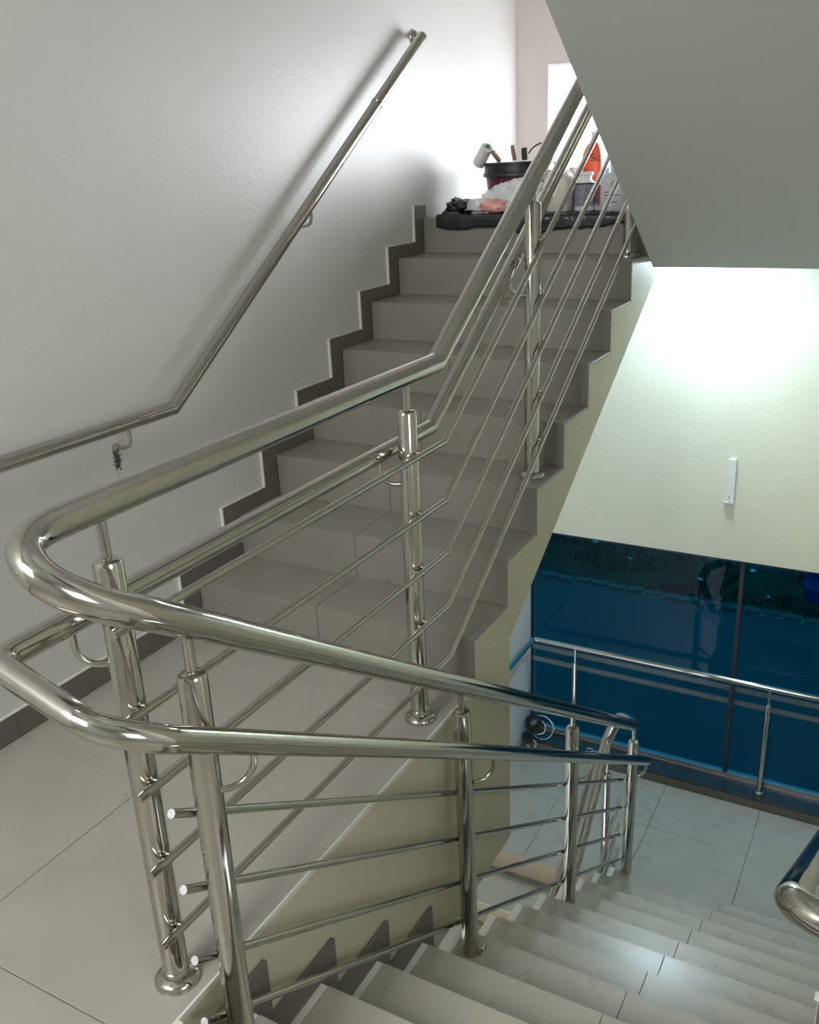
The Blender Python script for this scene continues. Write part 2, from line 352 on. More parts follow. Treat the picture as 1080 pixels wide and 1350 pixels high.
# skirting triangles on the landing-edge wall (left) and on the right wall
for j in range(0, 13):
    y1 = ny(j)+0.075; y0 = ny(j-1)+0.075; z = -j*R
    pl = [(ny(j-1)+0.0002, z+0.0005), (y0, z+0.0005+0.0), (y0, z+0.083), (y1, z+0.083), (y1, z-R+0.0835), (y1, z-R+0.0005), (ny(j)+0.004, z-R+0.0005), (ny(j)+0.004, z+0.0005)]
    pl = [(y0, z+0.0005), (y0, z+0.083), (y1, z+0.083), (y1, z-R+0.0005), (ny(j)+0.0035, z-R+0.0005), (ny(j)+0.0035, z+0.0005)]
    if 1 <= j <= 4:
        bm = bmesh.new(); prism(bm, pl, 0.0021, 0.0125); obj('skirting_tile', bm, M['skirt'], dn)
        bm = bmesh.new(); box(bm, 0.002, y0+0.001, z+0.0833, 0.0128, y1-0.001, z+0.086); obj('skirting_edge', bm, M['skirt'], dn)
    if j >= 3:
        if j == 12: pl = [(y0, z+0.0005), (y0, z+0.083), (y1, z+0.083), (y1, z-R+0.0005), (ny(j)+0.0035, z-R+0.0005), (ny(j)+0.0035, z+0.0005)]
        bm = bmesh.new(); prism(bm, pl, XR-0.012, XR-0.0004); obj('skirting_tile', bm, M['tile_down'], dn)

# ------------------------------------------------------------------ the third flight, below the first
d3 = thing('staircase', 'tiled staircase continuing down under the landing seen through the gap', 'staircase')
Y3 = 1.757
zz = [(Y3-0.0005, ZL-0.0105)]
for j in range(0, 9):
    zz += [(Y3+0.0095-0.01-T*j, ZL-j*R-0.0095), (Y3-T*j-0.0005, ZL-(j+1)*R-0.0095)]
zz += [(Y3-T*9, ZL-9*R-0.0095), (Y3-T*9, ZL-9*R-0.25), (Y3-0.0005, ZL-0.3)]
bm = bmesh.new(); prism(bm, zz[1:], XW+0.001, -0.001); obj('stair_slab', bm, M['cream'], d3)
for j in range(1, 9):
    y1 = Y3-T*(j-1); y0 = Y3-T*j; z = ZL-j*R
    for a, b in ((XW+0.0125, -0.63), (-0.629, -0.002)):
        boxo('tread_tile', (a, y0-0.001, z-0.009), (b, y1-0.001, z), M['tile_down'], d3, 0.001)
        if j > 0: boxo('riser_tile', (a, y0-0.0015+0.0005, z-R+0.03), (b, y0+0.0085, z-0.0092), M['tan'], d3)
        boxo('riser_foot_strip', (a, y0-0.003, z-R+0.0005), (b, y0+0.0085, z-R+0.029), M['skirt'], d3)  # darker strip along the foot of each riser
boxo('riser_panel', (XW+0.0125, Y3-0.002, ZL-R+0.03), (-0.002, Y3-0.0007, ZL-0.001), M['tan'], d3)
boxo('riser_foot_strip', (XW+0.0125, Y3-0.004, ZL-R+0.0005), (-0.002, Y3-0.0007, ZL-R+0.029), M['skirt'], d3)

# ------------------------------------------------------------------ the flight overhead (soffit)
oh = thing('staircase', 'plain grey underside of the staircase overhead at upper right', 'staircase')
XO = 0.06; yl, zl, sl = 1.80, 1.188, 0.675
n = 12; Ro = T*sl
top = [(1.95-0.01, ZT+0.0)]
zz = [(1.95, ZT-0.0005)]
for k in range(1, n+1): zz += [(1.95-(k-1)*T, ZT+k*Ro), (1.95-k*T, ZT+k*Ro)]
ye = 1.95-n*T; zz += [(ye, zl+sl*(yl-ye)), (yl, zl), (1.95, zl)]
bm = bmesh.new(); prism(bm, zz, XO, XR-0.001); obj('stair_slab', bm, M['soffit'], oh)
struct(boxo('floor_top_landing', (XO-0.0, -4.39, ZT+n*Ro-0.2), (3.39, ye-0.001, ZT+n*Ro), M['soffit']))

# ------------------------------------------------------------------ lower window
w1 = bpy.data.objects.new('window_1', None); C.objects.link(w1); w1['kind'] = 'structure'
zb, zt_ = ZL+0.10, -0.656
bm = bmesh.new()
box(bm, -0.984, YG+0.01, zb-0.02, XR-0.001, YG+0.05, zb+0.01)
obj('window_frame', bm, M['alu_light'], w1)
bm = bmesh.new(); box(bm, -0.984, YG+0.012, zt_-0.012, XR-0.001, YG+0.05, zt_-0.0006); box(bm, -0.984, YG+0.012, zb+0.011, -0.976, YG+0.05, zt_-0.0125); box(bm, XR-0.02, YG+0.012, zb+0.011, XR-0.002, YG+0.05, zt_-0.0125)
obj('window_frame', bm, M['alu'], w1)
boxo('mullion', (0.372, YG+0.008, zb+0.0105), (0.396, YG+0.05, zt_-0.013), M['alu'], w1)
boxo('window_pane', (-0.9755, YG+0.028, zb+0.0105), (0.3715, YG+0.034, zt_-0.013), M['glass'], w1)
boxo('window_pane', (0.3965, YG+0.028, zb+0.0105), (XR-0.0205, YG+0.034, zt_-0.013), M['glass'], w1)
for z0 in (-1.54, -1.635):  # strips laid on the panes imitate reflections in the glass
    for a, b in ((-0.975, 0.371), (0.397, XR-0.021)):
        boxo('reflection_strip', (a, YG+0.0265, z0-0.025), (b, YG+0.0278, z0+0.012), M['reflection'], w1)
sill = struct(boxo('trim_3', (-0.984, 2.812, ZL+0.0), (XR-0.001, 2.83, ZL+0.062), M['skirt']))
boxo('sill_slab', (-0.984, 2.805, ZL+0.0625), (XR-0.001, YG+0.009, ZL+0.08), M['granite'], sill, 0.002)
boxo('sill_core', (-0.984, 2.8305, ZL+0.0), (XR-0.001, YG+0.009, ZL+0.062), M['concrete'], sill)

# upper opening: glazed door frame in the far wall
w2 = bpy.data.objects.new('window_2', None); C.objects.link(w2); w2['kind'] = 'structure'
boxo('window_pane', (-0.985, YF+0.10, ZT+0.005), (0.695, YF+0.106, 2.175), M['clear'], w2)
w3 = bpy.data.objects.new('window_3', None); C.objects.link(w3); w3['kind'] = 'structure'  # unseen rear window, set high so its added light reaches the treads
bm = bmesh.new(); box(bm, -1.05, -4.52, 2.2, 0.3, -4.48, 2.24); box(bm, -1.05, -4.52, 3.76, 0.3, -4.48, 3.8); box(bm, -0.395, -4.52, 2.24, -0.355, -4.48, 3.76)
obj('window_frame', bm, M['alu'], w3)

# ------------------------------------------------------------------ ceiling lamp beneath the upper landing
lp = thing('ceiling_lamp', 'round ceiling lamp under the upper landing slab', 'lamp')
latheo('lamp_base', [(0.11, -0.02), (0.12, -0.012), (0.12, -0.001)], (0.12, 2.55, ZT-0.211), M['lamp_body'], lp)
latheo('diffuser', [(0.06, -0.048), (0.09, -0.042), (0.108, -0.0205)], (0.12, 2.55, ZT-0.211), M['lamp'], lp)

# ------------------------------------------------------------------ railings
RB, RS, RP, RBAR = 0.0305, 0.025, 0.0285, 0.0095
rl = thing('stair_railing', 'polished steel railing with horizontal bars turning around the stairwell', 'railing')
KT = -0.06; ST = 0.645
topz = 1.113
def topu(y): return topz+ST*(y-KT)
DTz = lambda y: 0.903-0.667*(y+1.361)
U = catmull([(-0.075, -1.38, topz), (-0.075, -1.47, topz), (-0.068, -1.525, topz-0.002), (-0.048, -1.563, topz-0.010), (-0.018, -1.582, topz-0.026), (0.014, -1.581, 1.064),
      (0.045, -1.556, 1.034), (0.071, -1.513, 1.000), (0.086, -1.455, DTz(-1.455)-0.001), (0.09, -1.36, DTz(-1.36)), (0.09, -1.25, DTz(-1.25))])
pt = smooth_path([(-0.075, 2.42, topu(2.42)), (-0.075, KT, topz), (-0.075, -1.2, topz)], 0.004, 4)+U+smooth_path([(0.09, 1.5, DTz(1.5)), (0.09, 1.74, DTz(1.74)), (0.075, 1.80, -1.195), (-0.03, 1.88, -1.22), (-0.075, 1.83, -1.36), (-0.075, 1.3, -1.85), (-0.075, 0.6, -2.30)], 0.045, 6)
tubeo('top_rail', pt, RB, M['steel'], rl, 32)
# lower handrail
LK = 0.02
pl = [(-0.145, 2.3, 0.89+0.65*(2.3-LK)), (-0.145, LK, 0.89), (-0.145, -1.595, 0.887), (0.10, -1.615, 0.835), (0.165, -1.55, 0.795), (0.162, -1.45, 0.73), (0.16, -0.466, 0.089), (0.16, 1.77, -1.386)]
tubeo('lower_handrail', pl, RS, M['steel'], rl, 24, [0, 0.003, 0.035, 0.06, 0.06, 0.06, 0.01, 0], 8)
tubeo('lower_handrail', [(-0.145, 1.85, -1.50), (-0.145, 1.3, -1.87), (-0.145, 0.6, -2.33)], RS*0.9, M['steel'], rl, 16)
# post builder
def post(x, y, z0, zr, flange=True, lean=(0, 0), r=RP, hook=None, neck=0.085):
    p = bpy.data.objects.new('post', None); C.objects.link(p); p.parent = rl; return p
def make_post(x, y, z0, ztop, zrail, lean=(0.0, 0.0), r=RP, flange=True, parent=None):
    H = ztop-z0; bm = bmesh.new(); A = Vector((x, y, z0+0.0006)); B = Vector((x+lean[0], y+lean[1], ztop)); d = (B-A).normalized()
    tube(bm, [A, B-d*0.012, B-d*0.004, B], r, 24, True, [r, r, r*0.88, r*0.62])
    p = auto_smooth(obj('post', bm, M['steel'], parent or rl), 30)
    bm = bmesh.new(); tube(bm, [B-d*0.001, Vector((B.x, B.y, zrail))], r*0.37, 14); auto_smooth(obj('neck', bm, M['steel'], p))
    if flange:
        latheo('base_flange', [(r*1.75, 0), (r*1.75, 0.006), (r*1.5, 0.016), (r*1.05, 0.02), (r*1.02, 0.026)], (x, y, z0+0.0008), M['steel'], p, 28)
        latheo('collar', [(r*1.06, 0.027), (r*1.06, 0.036)], (x, y, z0), M['steel2'], p, 24)
    return p
def bracket(pa, pb, parent, r=0.0068):      # J-shaped: pa on rail underside, pb on the post
    a, b = Vector(pa), Vector(pb); h = Vector((b.x-a.x, b.y-a.y, 0)); L = h.length; h.normalize(); rad = min(L*0.75, (a.z-b.z)*0.75)
    P = [a, Vector((a.x, a.y, b.z+rad))]
    for k in range(1, 9):
        t = k/8*math.pi/2; P.append(Vector((a.x, a.y, b.z+rad))+h*rad*(1-math.cos(t))-Vector((0, 0, rad*math.sin(t))))
    P.append(b); bm = bmesh.new(); tube(bm, P, r, 12)
    auto_smooth(obj('rail_bracket', bm, M['steel'], parent))
# posts of the upward side
up_posts = [(-0.075, -1.38, 0.0, 1.01, topz, (0, 0)), (-0.078, -0.243, 0.0, 1.013, topz, (0.0, 0)),
            (-0.077, 0.702, 3*R, 1.526, topu(0.705), (0, 0)), (-0.066, 1.845, 7*R, 2.25, topu(1.845), (0, 0))]
posts_up = []
for x, y, z0, zt2, zr, ln in up_posts:
    p = make_post(x, y, z0, zt2, zr-RB*0.7, ln); posts_up.append((p, x, y))
for i, (y, zr) in enumerate([(-1.38, 0.887), (-0.243, 0.889), (0.702, 0.89+0.65*(0.702-LK)), (1.845, 0.89+0.65*(1.845-LK))]):
    dy = -0.05; zz0 = zr+(dy*0.65 if i > 1 else 0)
    bracket((-0.145, y+dy, zz0-RS*0.8), (-0.098, y-0.01, zz0-0.095), posts_up[i][0])
# posts of the downward side
dn_posts = [(0.090, -1.374, -R, 0.81, DTz(-1.374), (0.0, 0)), (0.092, -0.262, -5*R, 0.083, DTz(-0.262), (-0.012, 0)),
            (0.086, 0.77, -9*R, -0.592, DTz(0.77), (0.0, 0)), (0.095, 1.715, -12*R, -1.239, DTz(1.715), (0.006, 0))]
for i, (x, y, z0, zt2, zr, ln) in enumerate(dn_posts):
    p = make_post(x, y, z0, zt2, zr-RB*0.7, ln, flange=(i == -1))
    zq = 0.73-0.6565*(y+0.09+1.45)
    bracket((0.16, y+0.062, zq-RS*0.6+0.02), (0.112, y+0.008, zq-0.07), p)
tubeo('post_clip', [(0.125, -0.262, -5*R+0.001), (0.135, -0.255, -5*R+0.03), (0.132, -0.235, -5*R+0.03), (0.13, -0.225, -5*R+0.001)], 0.004, M['steel2'], rl, 8, 0.01)
# bars of the upward side
BX = -0.035
def pin(y, z, x0, x1, parent):
    bm = bmesh.new(); tube(bm, [(x0, y, z), (x1, y, z)], 0.0055, 10); auto_smooth(obj('bar_pin', bm, M['steel'], parent))
for i, z in enumerate((0.884, 0.70, 0.528, 0.346, 0.161)):
    y0 = -1.43+(-0.003*i)
    b = tubeo('bar', [(BX, y0, z), (BX, -0.10, z+0.001), (BX, 2.3, z+0.632*2.4)], RBAR, M['steel'], rl, 14, 0.002)
    for p, x, y in posts_up:
        zz_ = z if y < -0.1 else z+0.632*(y+0.10)
        pin(y, zz_+0.006, x+0.01, BX, b)
# bars of the downward side
BD = 0.05
for i, z in enumerate((0.525, 0.343, 0.162, -0.006)):
    f = lambda y: z-0.645*(y+1.437)
    y0 = -1.437
    b = tubeo('bar', [(BD, y0, z), (BD, 1.71, f(1.71))], RBAR, M['steel'], rl, 14)
    d = Vector((0, -1, 0.645)).normalized()
    latheo('bar_end_cap', [(RBAR*0.97, 0.0003), (RBAR*0.97, 0.0012), (RBAR*0.6, 0.0016)], (BD, y0, z), M['cap_white'], b, 14, d)
    for x, y, *_ in dn_posts:
        pin(y, f(y), x-0.012, BD, b)
# third flight bits of the same railing
p = make_post(-0.078, 1.86, ZL, -1.60, -1.38, (0.0, 0), r=0.022, flange=False)
for i, z in enumerate((-1.87, -2.05, -2.235)):
    tubeo('bar', [(-0.035, 1.99, z+0.03), (-0.035, 1.2, z-0.5)], RBAR*1.2, M['steel'], rl, 12)

# wall handrail on the left
wl = thing('wall_handrail', 'steel handrail fixed along the white left wall', 'handrail')
xr = -1.12; k0 = (-0.079, 0.891); k1 = (1.892, 2.232)
tubeo('rail', [(xr, -2.6, 0.915), (xr, k0[0], k0[1]), (xr, *k1)], RS, M['steel'], wl, 24, 0.004)
latheo('rail_sleeve', [(RS*1.08, -0.008), (RS*1.12, 0), (RS*1.08, 0.008)], (xr, 1.44, k0[1]+(1.44-k0[0])*0.6804), M['steel'], wl, 24, (0, 1, 0.68))
for y, z in ((-0.30, 0.893), (0.86, 1.53), (-1.75, 0.906)):
    b = tubeo('rail_bracket', [(xr, y, z-0.02), (xr, y, z-0.085), (XW+0.004, y, z-0.095)], 0.0065, M['steel'], wl, 12, 0.045, 8)
    latheo('wall_flange', [(0.017, 0.0006), (0.017, 0.004), (0.009, 0.007)], (XW, y, z-0.095), M['steel'], b, 20, (1, 0, 0))
b = tubeo('rail_bracket', [(xr, k1[0]-0.012, k1[1]-0.02), (XW+0.03, k1[0]+0.045, k1[1]+0.005), (XW+0.004, k1[0]+0.05, k1[1]+0.005)], 0.012, M['steel'], wl, 14, 0.02)
latheo('wall_flange', [(0.036, 0.0006), (0.036, 0.006), (0.028, 0.016), (0.014, 0.022)], (XW, k1[0]+0.05, k1[1]+0.005), M['steel'], b, 24, (1, 0, 0))

# wall handrail on the right
wr = thing('wall_handrail', 'steel handrail end curling round the right wall corner', 'handrail')
tubeo('rail', [(1.45, -1.00, 0.352), (1.16, -0.985, 0.352), (1.104, -0.95, 0.345), (1.105, -0.80, 0.255), (1.105, 2.0, 0.255-0.655*2.8)], 0.033, M['steel'], wr, 28, [0, 0.05, 0.06, 0.07, 0], 8)
for y in (0.0, 1.3): bracket((1.105, y, 0.255-0.655*(y+0.8)-0.025), (XR-0.002, y, 0.255-0.655*(y+0.8)-0.09), wr)
boxo('corner_bead', (XR-0.034, -0.8995, 0.0), (XR+0.0, -0.871, 2.2), M['creamwall'], bpy.data.objects['wall_right'])
boxo('skirting_tile', (XR-0.032, -0.913, 0.0012), (XR+0.4, -0.9, 0.095), M['skirt'], bpy.data.objects['wall_right'])
boxo('skirting_edge', (XR-0.04, -0.916, 0.0955), (XR+0.4, -0.9, 0.103), M['tile_edge'], bpy.data.objects['wall_right'])

# railing in front of the blue window
wg = thing('window_railing', 'thin steel guard railing standing before the blue window', 'railing')
yg = 2.885
tubeo('rail', [(-0.93, 2.36, -1.437), (-0.93, yg, -1.437), (XR-0.003, yg, -1.437)], 0.019, M['steel'], wg, 18, 0.03)
for x in (-0.625, 0.62):
    make_post(x, yg-0.012, ZL+0.08, -1.545, -1.445, r=0.017, parent=wg)

# ------------------------------------------------------------------ things on the upper landing
def blob(name, c, s, m, seed, sub=4, amp=0.35, freq=2.2, parent=None, zmin=None, mats=None, pick=None):
    bm = bmesh.new(); bmesh.ops.create_icosphere(bm, subdivisions=sub, radius=1.0)
    for v in bm.verts:
        p = v.co.copy(); nn = noise.noise(p*freq+Vector((seed, seed*2, 0)))+0.5*abs(noise.noise(p*freq*2.7+Vector((seed, 0, 5))))+0.25*noise.noise(p*freq*6)
        v.co = p*(1+amp*nn); v.co = Vector((v.co.x*s[0], v.co.y*s[1], v.co.z*s[2]))+Vector(c)
        if zmin is not None and v.co.z < zmin: v.co.z = zmin
    o = obj(name, bm, m, parent, smooth=True, mats=mats)
    if pick:
        for f in o.data.polygons: f.material_index = pick(f.center)
    return o
# black plastic sheet draped over the top edge
bm = bmesh.new(); NX, NY = 110, 34; grid = []
for i in range(NX+1):
    col = []; u = i/NX; x = -1.10+u*1.17
    hang = 0.05+0.028*noise.noise(Vector((u*5, 0.3, 0)))+0.006*noise.noise(Vector((u*30, 2, 0)))+0.03*math.exp(-((u-0.42)/0.22)**2)
    for j in range(NY+1):
        t = j/NY; L = -hang+t*(0.36+hang)
        w = 0.006*noise.noise(Vector((x*14, L*20, 1)))+0.004*noise.noise(Vector((x*40, L*40, 3)))
        if L < 0: y = 1.945+0.25*w-0.004; z = ZT+L+0.004
        else: y = 1.945+L; z = ZT+0.010+abs(w)*1.6+(0.02*math.exp(-((u-0.06)/0.05)**2)*(1+noise.noise(Vector((x*30, L*10, 7)))))
        col.append(bm.verts.new((x, y, z)))
    grid.append(col)
for i in range(NX):
    for j in range(NY): bm.faces.new((grid[i][j], grid[i+1][j], grid[i+1][j+1], grid[i][j+1]))
sh = tag(obj('plastic_sheet', bm, M['black_plastic'], smooth=True), 'black plastic sheet draped over the top stair edge', 'sheet')
sm = sh.modifiers.new('thick', 'SOLIDIFY'); sm.thickness = 0.0015
tag(blob('plastic_bag', (-1.0, 2.03, ZT+0.05), (0.065, 0.06, 0.035), M['black_plastic'], 3.3, 4, 0.5, zmin=ZT+0.02), 'crumpled black plastic bag lying at the left end of the sheet', 'bag')
pb = tag(blob('plastic_bag', (-0.74, 2.08, ZT+0.07), (0.15, 0.07, 0.085), M['bag'], 1.7, 5, 0.35, 1.7, zmin=ZT+0.02), 'translucent white plastic bag crumpled before the dark bucket', 'bag')
blob('bag_fold', (-0.70, 2.10, ZT+0.11), (0.10, 0.06, 0.055), M['bag'], 5.1, 5, 0.4, 1.8, parent=pb)
blob('bag_fold', (-0.84, 2.03, ZT+0.05), (0.14, 0.05, 0.035), M['bag'], 8.1, 5, 0.4, 2.0, parent=pb, zmin=ZT+0.018)
tag(blob('snack_packet', (-0.80, 1.99, ZT+0.05), (0.075, 0.025, 0.032), M['pinkcloth'], 2.2, 4, 0.4, zmin=ZT+0.02), 'crumpled red printed packet inside the white plastic bag', 'packet')
# bucket
bx, by = -0.82, 2.38; bz = ZT+0.013
bk = thing('bucket', 'dark maroon bucket with a paint-smeared black rim', 'bucket')
prof = [(0.155, 0), (0.16, 0.004), (0.182, 0.185)]
latheo('body', prof, (bx, by, bz), M['maroon'], bk, 40)
bm = bmesh.new(); lathe(bm, [(0.185, 0.165), (0.194, 0.17), (0.194, 0.185), (0.188, 0.19), (0.188, 0.224), (0.2, 0.227), (0.2, 0.238), (0.18, 0.238), (0.176, 0.18)], (bx, by, bz), 40)
auto_smooth(obj('rim', bm, M['bucket_rim'], bk))
def stick(name, label, cat, a, b, r, m, r2=None):
    bm = bmesh.new(); a = Vector(a); b = Vector(b); tube(bm, [a, a+(b-a)*0.5, b-(b-a)*0.05, b], r, 12, True, [r, (r2 or r)*1.15, r2 or r, (r2 or r)*0.6])
    return tag(auto_smooth(obj(name, bm, m)), label, cat)
stick('wooden_stick', 'wooden tool handle standing upright in the bucket', 'handle', (bx-0.02, by-0.02, bz+0.245), (bx-0.03, by-0.03, bz+0.32), 0.012, M['wood'])
stick('brush_handle', 'short black brush handle standing in the bucket', 'brush', (bx+0.04, by-0.03, bz+0.245), (bx+0.036, by-0.03, bz+0.305), 0.016, M['rubber'])
tag(tubeo('wire_handle', [(bx+0.02, by+0.0, bz+0.245), (bx+0.08, by, bz+0.315), (bx+0.15, by+0.01, bz+0.33), (bx+0.19, by+0.02, bz+0.31), (bx+0.162, by+0.02, bz+0.236)], 0.004, M['rubber'], None, 8, 0.05), 'curved dark wire handle arching over the bucket', 'wire')
pr = thing('paint_roller', 'white fleece paint roller leaning over the bucket left rim', 'roller')
ra = Vector((bx-0.165, by-0.06, bz+0.315)); rb_ = Vector((bx-0.185, by+0.10, bz+0.22)); ra = Vector((bx-0.115, by-0.16, bz+0.315)); rb_ = Vector((bx-0.185, by-0.12, bz+0.236))
bm = bmesh.new(); tube(bm, [ra, rb_], 0.032, 20); auto_smooth(obj('sleeve', bm, M['fleece'], pr))
d = (ra-rb_).normalized(); latheo('core', [(0.02, 0.0005), (0.02, 0.003)], ra, M['greencore'], pr, 16, d)
latheo('core', [(0.01, 0.0032), (0.01, 0.006)], ra, M['ink'], pr, 12, d)
tubeo('frame', [ra+d*0.004, ra+d*0.02, (bx-0.075, by-0.14, bz+0.26), (bx-0.07, by-0.11, bz+0.241)], 0.0035, M['steel2'], pr, 8, 0.02)
tubeo('handle', [(bx-0.085, by-0.16, bz+0.29), (bx-0.065, by-0.12, bz+0.245)], 0.0125, M['wood'], pr, 10)
# containers
def ctr(px, y):   # x on the landing (nothing screen-tied: just a table of positions)
    return px
def jug(name, label, x, y, w, dpt, h, neck_h, nr, capr, caph, mbody, mcap, rot=0.0, e=0.45):
    t = thing(name, label, 'bottle', (x, y, ZT+0.014)); t.rotation_euler = (0, 0, rot)
    bm = bmesh.new(); prof = [(1, 0.0), (1, 0.0), (1, 0.70), (0.95, 0.78), (0.62, 0.90), (0.40, 0.95)]
    rings = []
    for s, zf in [(0.93, 0), (1, 0.03), (1, 0.68), (0.9, 0.78), (0.62, 0.88), (0.42, 0.94)]:
        ring = []
        for k in range(24):
            a = 2*math.pi*k/24; ca, sa = math.cos(a), math.sin(a)
            ring.append(bm.verts.new((math.copysign(abs(ca)**e, ca)*w/2*s, math.copysign(abs(sa)**e, sa)*dpt/2*s, zf*h)))
        rings.append(ring)
    for k in range(24): rings[-1][k].co = Vector((math.cos(2*math.pi*k/24)*nr*1.1, math.sin(2*math.pi*k/24)*nr*1.1, h*0.94))
    top = [bm.verts.new((math.cos(2*math.pi*k/24)*nr, math.sin(2*math.pi*k/24)*nr, h*0.94+neck_h)) for k in range(24)]; rings.append(top)
    for a, b in zip(rings, rings[1:]):
        for k in range(24): bm.faces.new((a[k], a[(k+1) % 24], b[(k+1) % 24], b[k]))
    bm.faces.new(rings[0][::-1]); bm.faces.new(rings[-1]); auto_smooth(obj('body', bm, mbody, t), 50)
    latheo('cap', [(capr, 0.0005), (capr, caph*0.9), (capr*0.9, caph)], (0, 0, h*0.94+neck_h), mcap, t, 20)
    return t
j1 = jug('jerry_can', 'cream plastic jerry can on the upper landing beside the post', -0.505, 2.12, 0.135, 0.11, 0.215, 0.008, 0.024, 0.028, 0.02, M['jerry'], M['jerry'], -0.1)
for z in (0.03, 0.16): boxo('moulded_rib', (-0.062, -0.0562, z), (0.062, -0.0535, z+0.004), M['jerry'], j1)
j2 = jug('bottle', 'round white bottle with a dark grey printed label', -0.385, 2.15, 0.10, 0.10, 0.165, 0.006, 0.03, 0.04, 0.016, M['white'], M['white'], 0, 1.0)
latheo('label', [(0.0508, 0.02), (0.0508, 0.12)], (0, 0, 0), M['label_grey'], j2, 24); latheo('label_band', [(0.0511, 0.1201), (0.0511, 0.128)], (0, 0, 0), M['ink'], j2, 24)
j3 = jug('bottle', 'white bottle with a maroon label and light blue cap', -0.292, 2.17, 0.085, 0.07, 0.155, 0.02, 0.02, 0.024, 0.028, M['bottle_grey'], M['bluecap'])
boxo('label', (-0.036, -0.0372, 0.03), (0.036, -0.0345, 0.115), M['label_maroon'], j3)
for z in (0.018, 0.026): boxo('label_text_line', (-0.03, -0.0368, z), (0.02, -0.0345, z+0.003), M['ink'], j3)
j4 = jug('bottle', 'pale grey canister with a white cap and a round emblem', -0.205, 2.05, 0.125, 0.09, 0.185, 0.008, 0.02, 0.024, 0.045, M['bottle_grey'], M['white'])
bm = bmesh.new(); R1 = 0.014
ring = [Vector((math.cos(a)*R1, 0, math.sin(a)*R1)) for a in [2*math.pi*k/24 for k in range(25)]]
tube(bm, ring, 0.0016, 6, False); o = obj('emblem', bm, M['ink'], j4); o.location = (0.012, -0.046, 0.12)
for z, a, b in ((0.085, -0.035, -0.012), (0.07, -0.035, 0.04), (0.055, -0.03, 0.0), (0.04, -0.03, 0.03)): boxo('label_text_line', (a, -0.0462, z), (b, -0.0448, z+0.0035), M['ink'], j4)
j5 = jug('bottle', 'orange-red squeeze bottle with black lettering behind the others', -0.415, 2.36, 0.105, 0.09, 0.335, 0.01, 0.016, 0.013, 0.035, M['red'], M['white'])
fc = bpy.data.curves.new('lettering', 'FONT'); fc.body = 'Su'; fc.size = 0.05; fc.extrude = 0.0006; fc.align_x = 'CENTER'
fc.materials.append(M['ink']); tmp = bpy.data.objects.new('tmp', fc); C.objects.link(tmp); bpy.context.view_layer.update()
fme = bpy.data.meshes.new_from_object(tmp.evaluated_get(bpy.context.evaluated_depsgraph_get())); bpy.data.objects.remove(tmp)
fo = bpy.data.objects.new('lettering', fme); C.objects.link(fo); fo.parent = j5; fo.location = (0.022, -0.0485, 0.225); fo.rotation_euler = (math.radians(90), 0, 0)
jb = jug('bottle', 'white bottle standing half hidden behind the grey labelled bottle', -0.47, 2.26, 0.10, 0.08, 0.18, 0.01, 0.03, 0.034, 0.02, M['white'], M['white'])
tag(boxo('cardboard_box', (-0.60, 2.27, ZT+0.03), (-0.53, 2.33, ZT+0.13), M['maroon'], None, 0.003), 'small maroon box behind the steel post and cream can', 'box')
tag(blob('paper_towel', (-0.60, 2.22, ZT+0.035), (0.05, 0.035, 0.03), M['white'], 9.4, 4, 0.5, zmin=ZT+0.014), 'crumpled white paper beside the cream jerry can', 'paper')

# ------------------------------------------------------------------ small things on the lower landing
cc = thing('cable_coil', 'tangled coil of black and white cable by the window corner', 'cable')
def coil(cx, cy, cz, r, n, m, rad, tilt, seed, jit=0.006):
    rnd = random.Random(seed); pts = []
    for k in range(n*20+1):
        a = 2*math.pi*k/20; rr_ = r+jit*math.sin(k*0.37+seed)+rnd.uniform(-jit, jit)*0.3
        v = Vector((math.cos(a)*rr_, math.sin(a)*rr_, rnd.uniform(-1, 1)*jit*0.4+k*0.0004)); v.rotate(Matrix.Rotation(tilt, 3, 'X')); pts.append(v+Vector((cx, cy, cz)))
    return tubeo('cable', pts, rad, m, cc, 6)
coil(-0.90, 2.845, ZL+0.19, 0.055, 7, M['rubber'], 0.005, math.radians(65), 1, 0.012)
coil(-0.90, 2.84, ZL+0.19, 0.04, 6, M['rubber'], 0.006, math.radians(50), 2, 0.014)
coil(-0.84, 2.835, ZL+0.185, 0.085, 2, M['white'], 0.0022, math.radians(75), 3, 0.003)
coil(-0.86, 2.825, ZL+0.18, 0.05, 3, M['white'], 0.002, math.radians(60), 4, 0.006)
coil(-0.90, 2.79, ZL+0.055, 0.03, 3, M['white'], 0.002, math.radians(60), 6, 0.004)
coil(-0.93, 2.79, ZL+0.10, 0.035, 4, M['rubber'], 0.004, math.radians(55), 5, 0.01)
tubeo('cable', [(-0.97, 2.86, ZL+0.42), (-0.95, 2.86, ZL+0.33), (-0.91, 2.85, ZL+0.26)], 0.004, M['rubber'], cc, 6, 0.02)
tubeo('cable', [(-0.98, 2.72, ZL+0.004), (-0.96, 2.76, ZL+0.06), (-0.92, 2.79, ZL+0.06)], 0.003, M['rubber'], cc, 6, 0.02)
# wrench on the sill
wn = thing('wrench', 'small chrome wrench lying on the dark window sill', 'wrench', (-0.47, 2.85, ZL+0.081))
bm = bmesh.new(); box(bm, -0.0, -0.008, 0.0005, 0.15, 0.008, 0.008, 0.002); obj('handle', bm, M['steel2'], wn)
bm = bmesh.new()
for s in (-1, 1):
    tube(bm, smooth_path([(-0.002, s*0.004, 0.006), (-0.022, s*0.024, 0.007), (-0.05, s*0.016, 0.007)], 0.02), 0.006, 8)
auto_smooth(obj('jaw', bm, M['steel2'], wn)); wn.rotation_euler = (0, 0, 0.15)
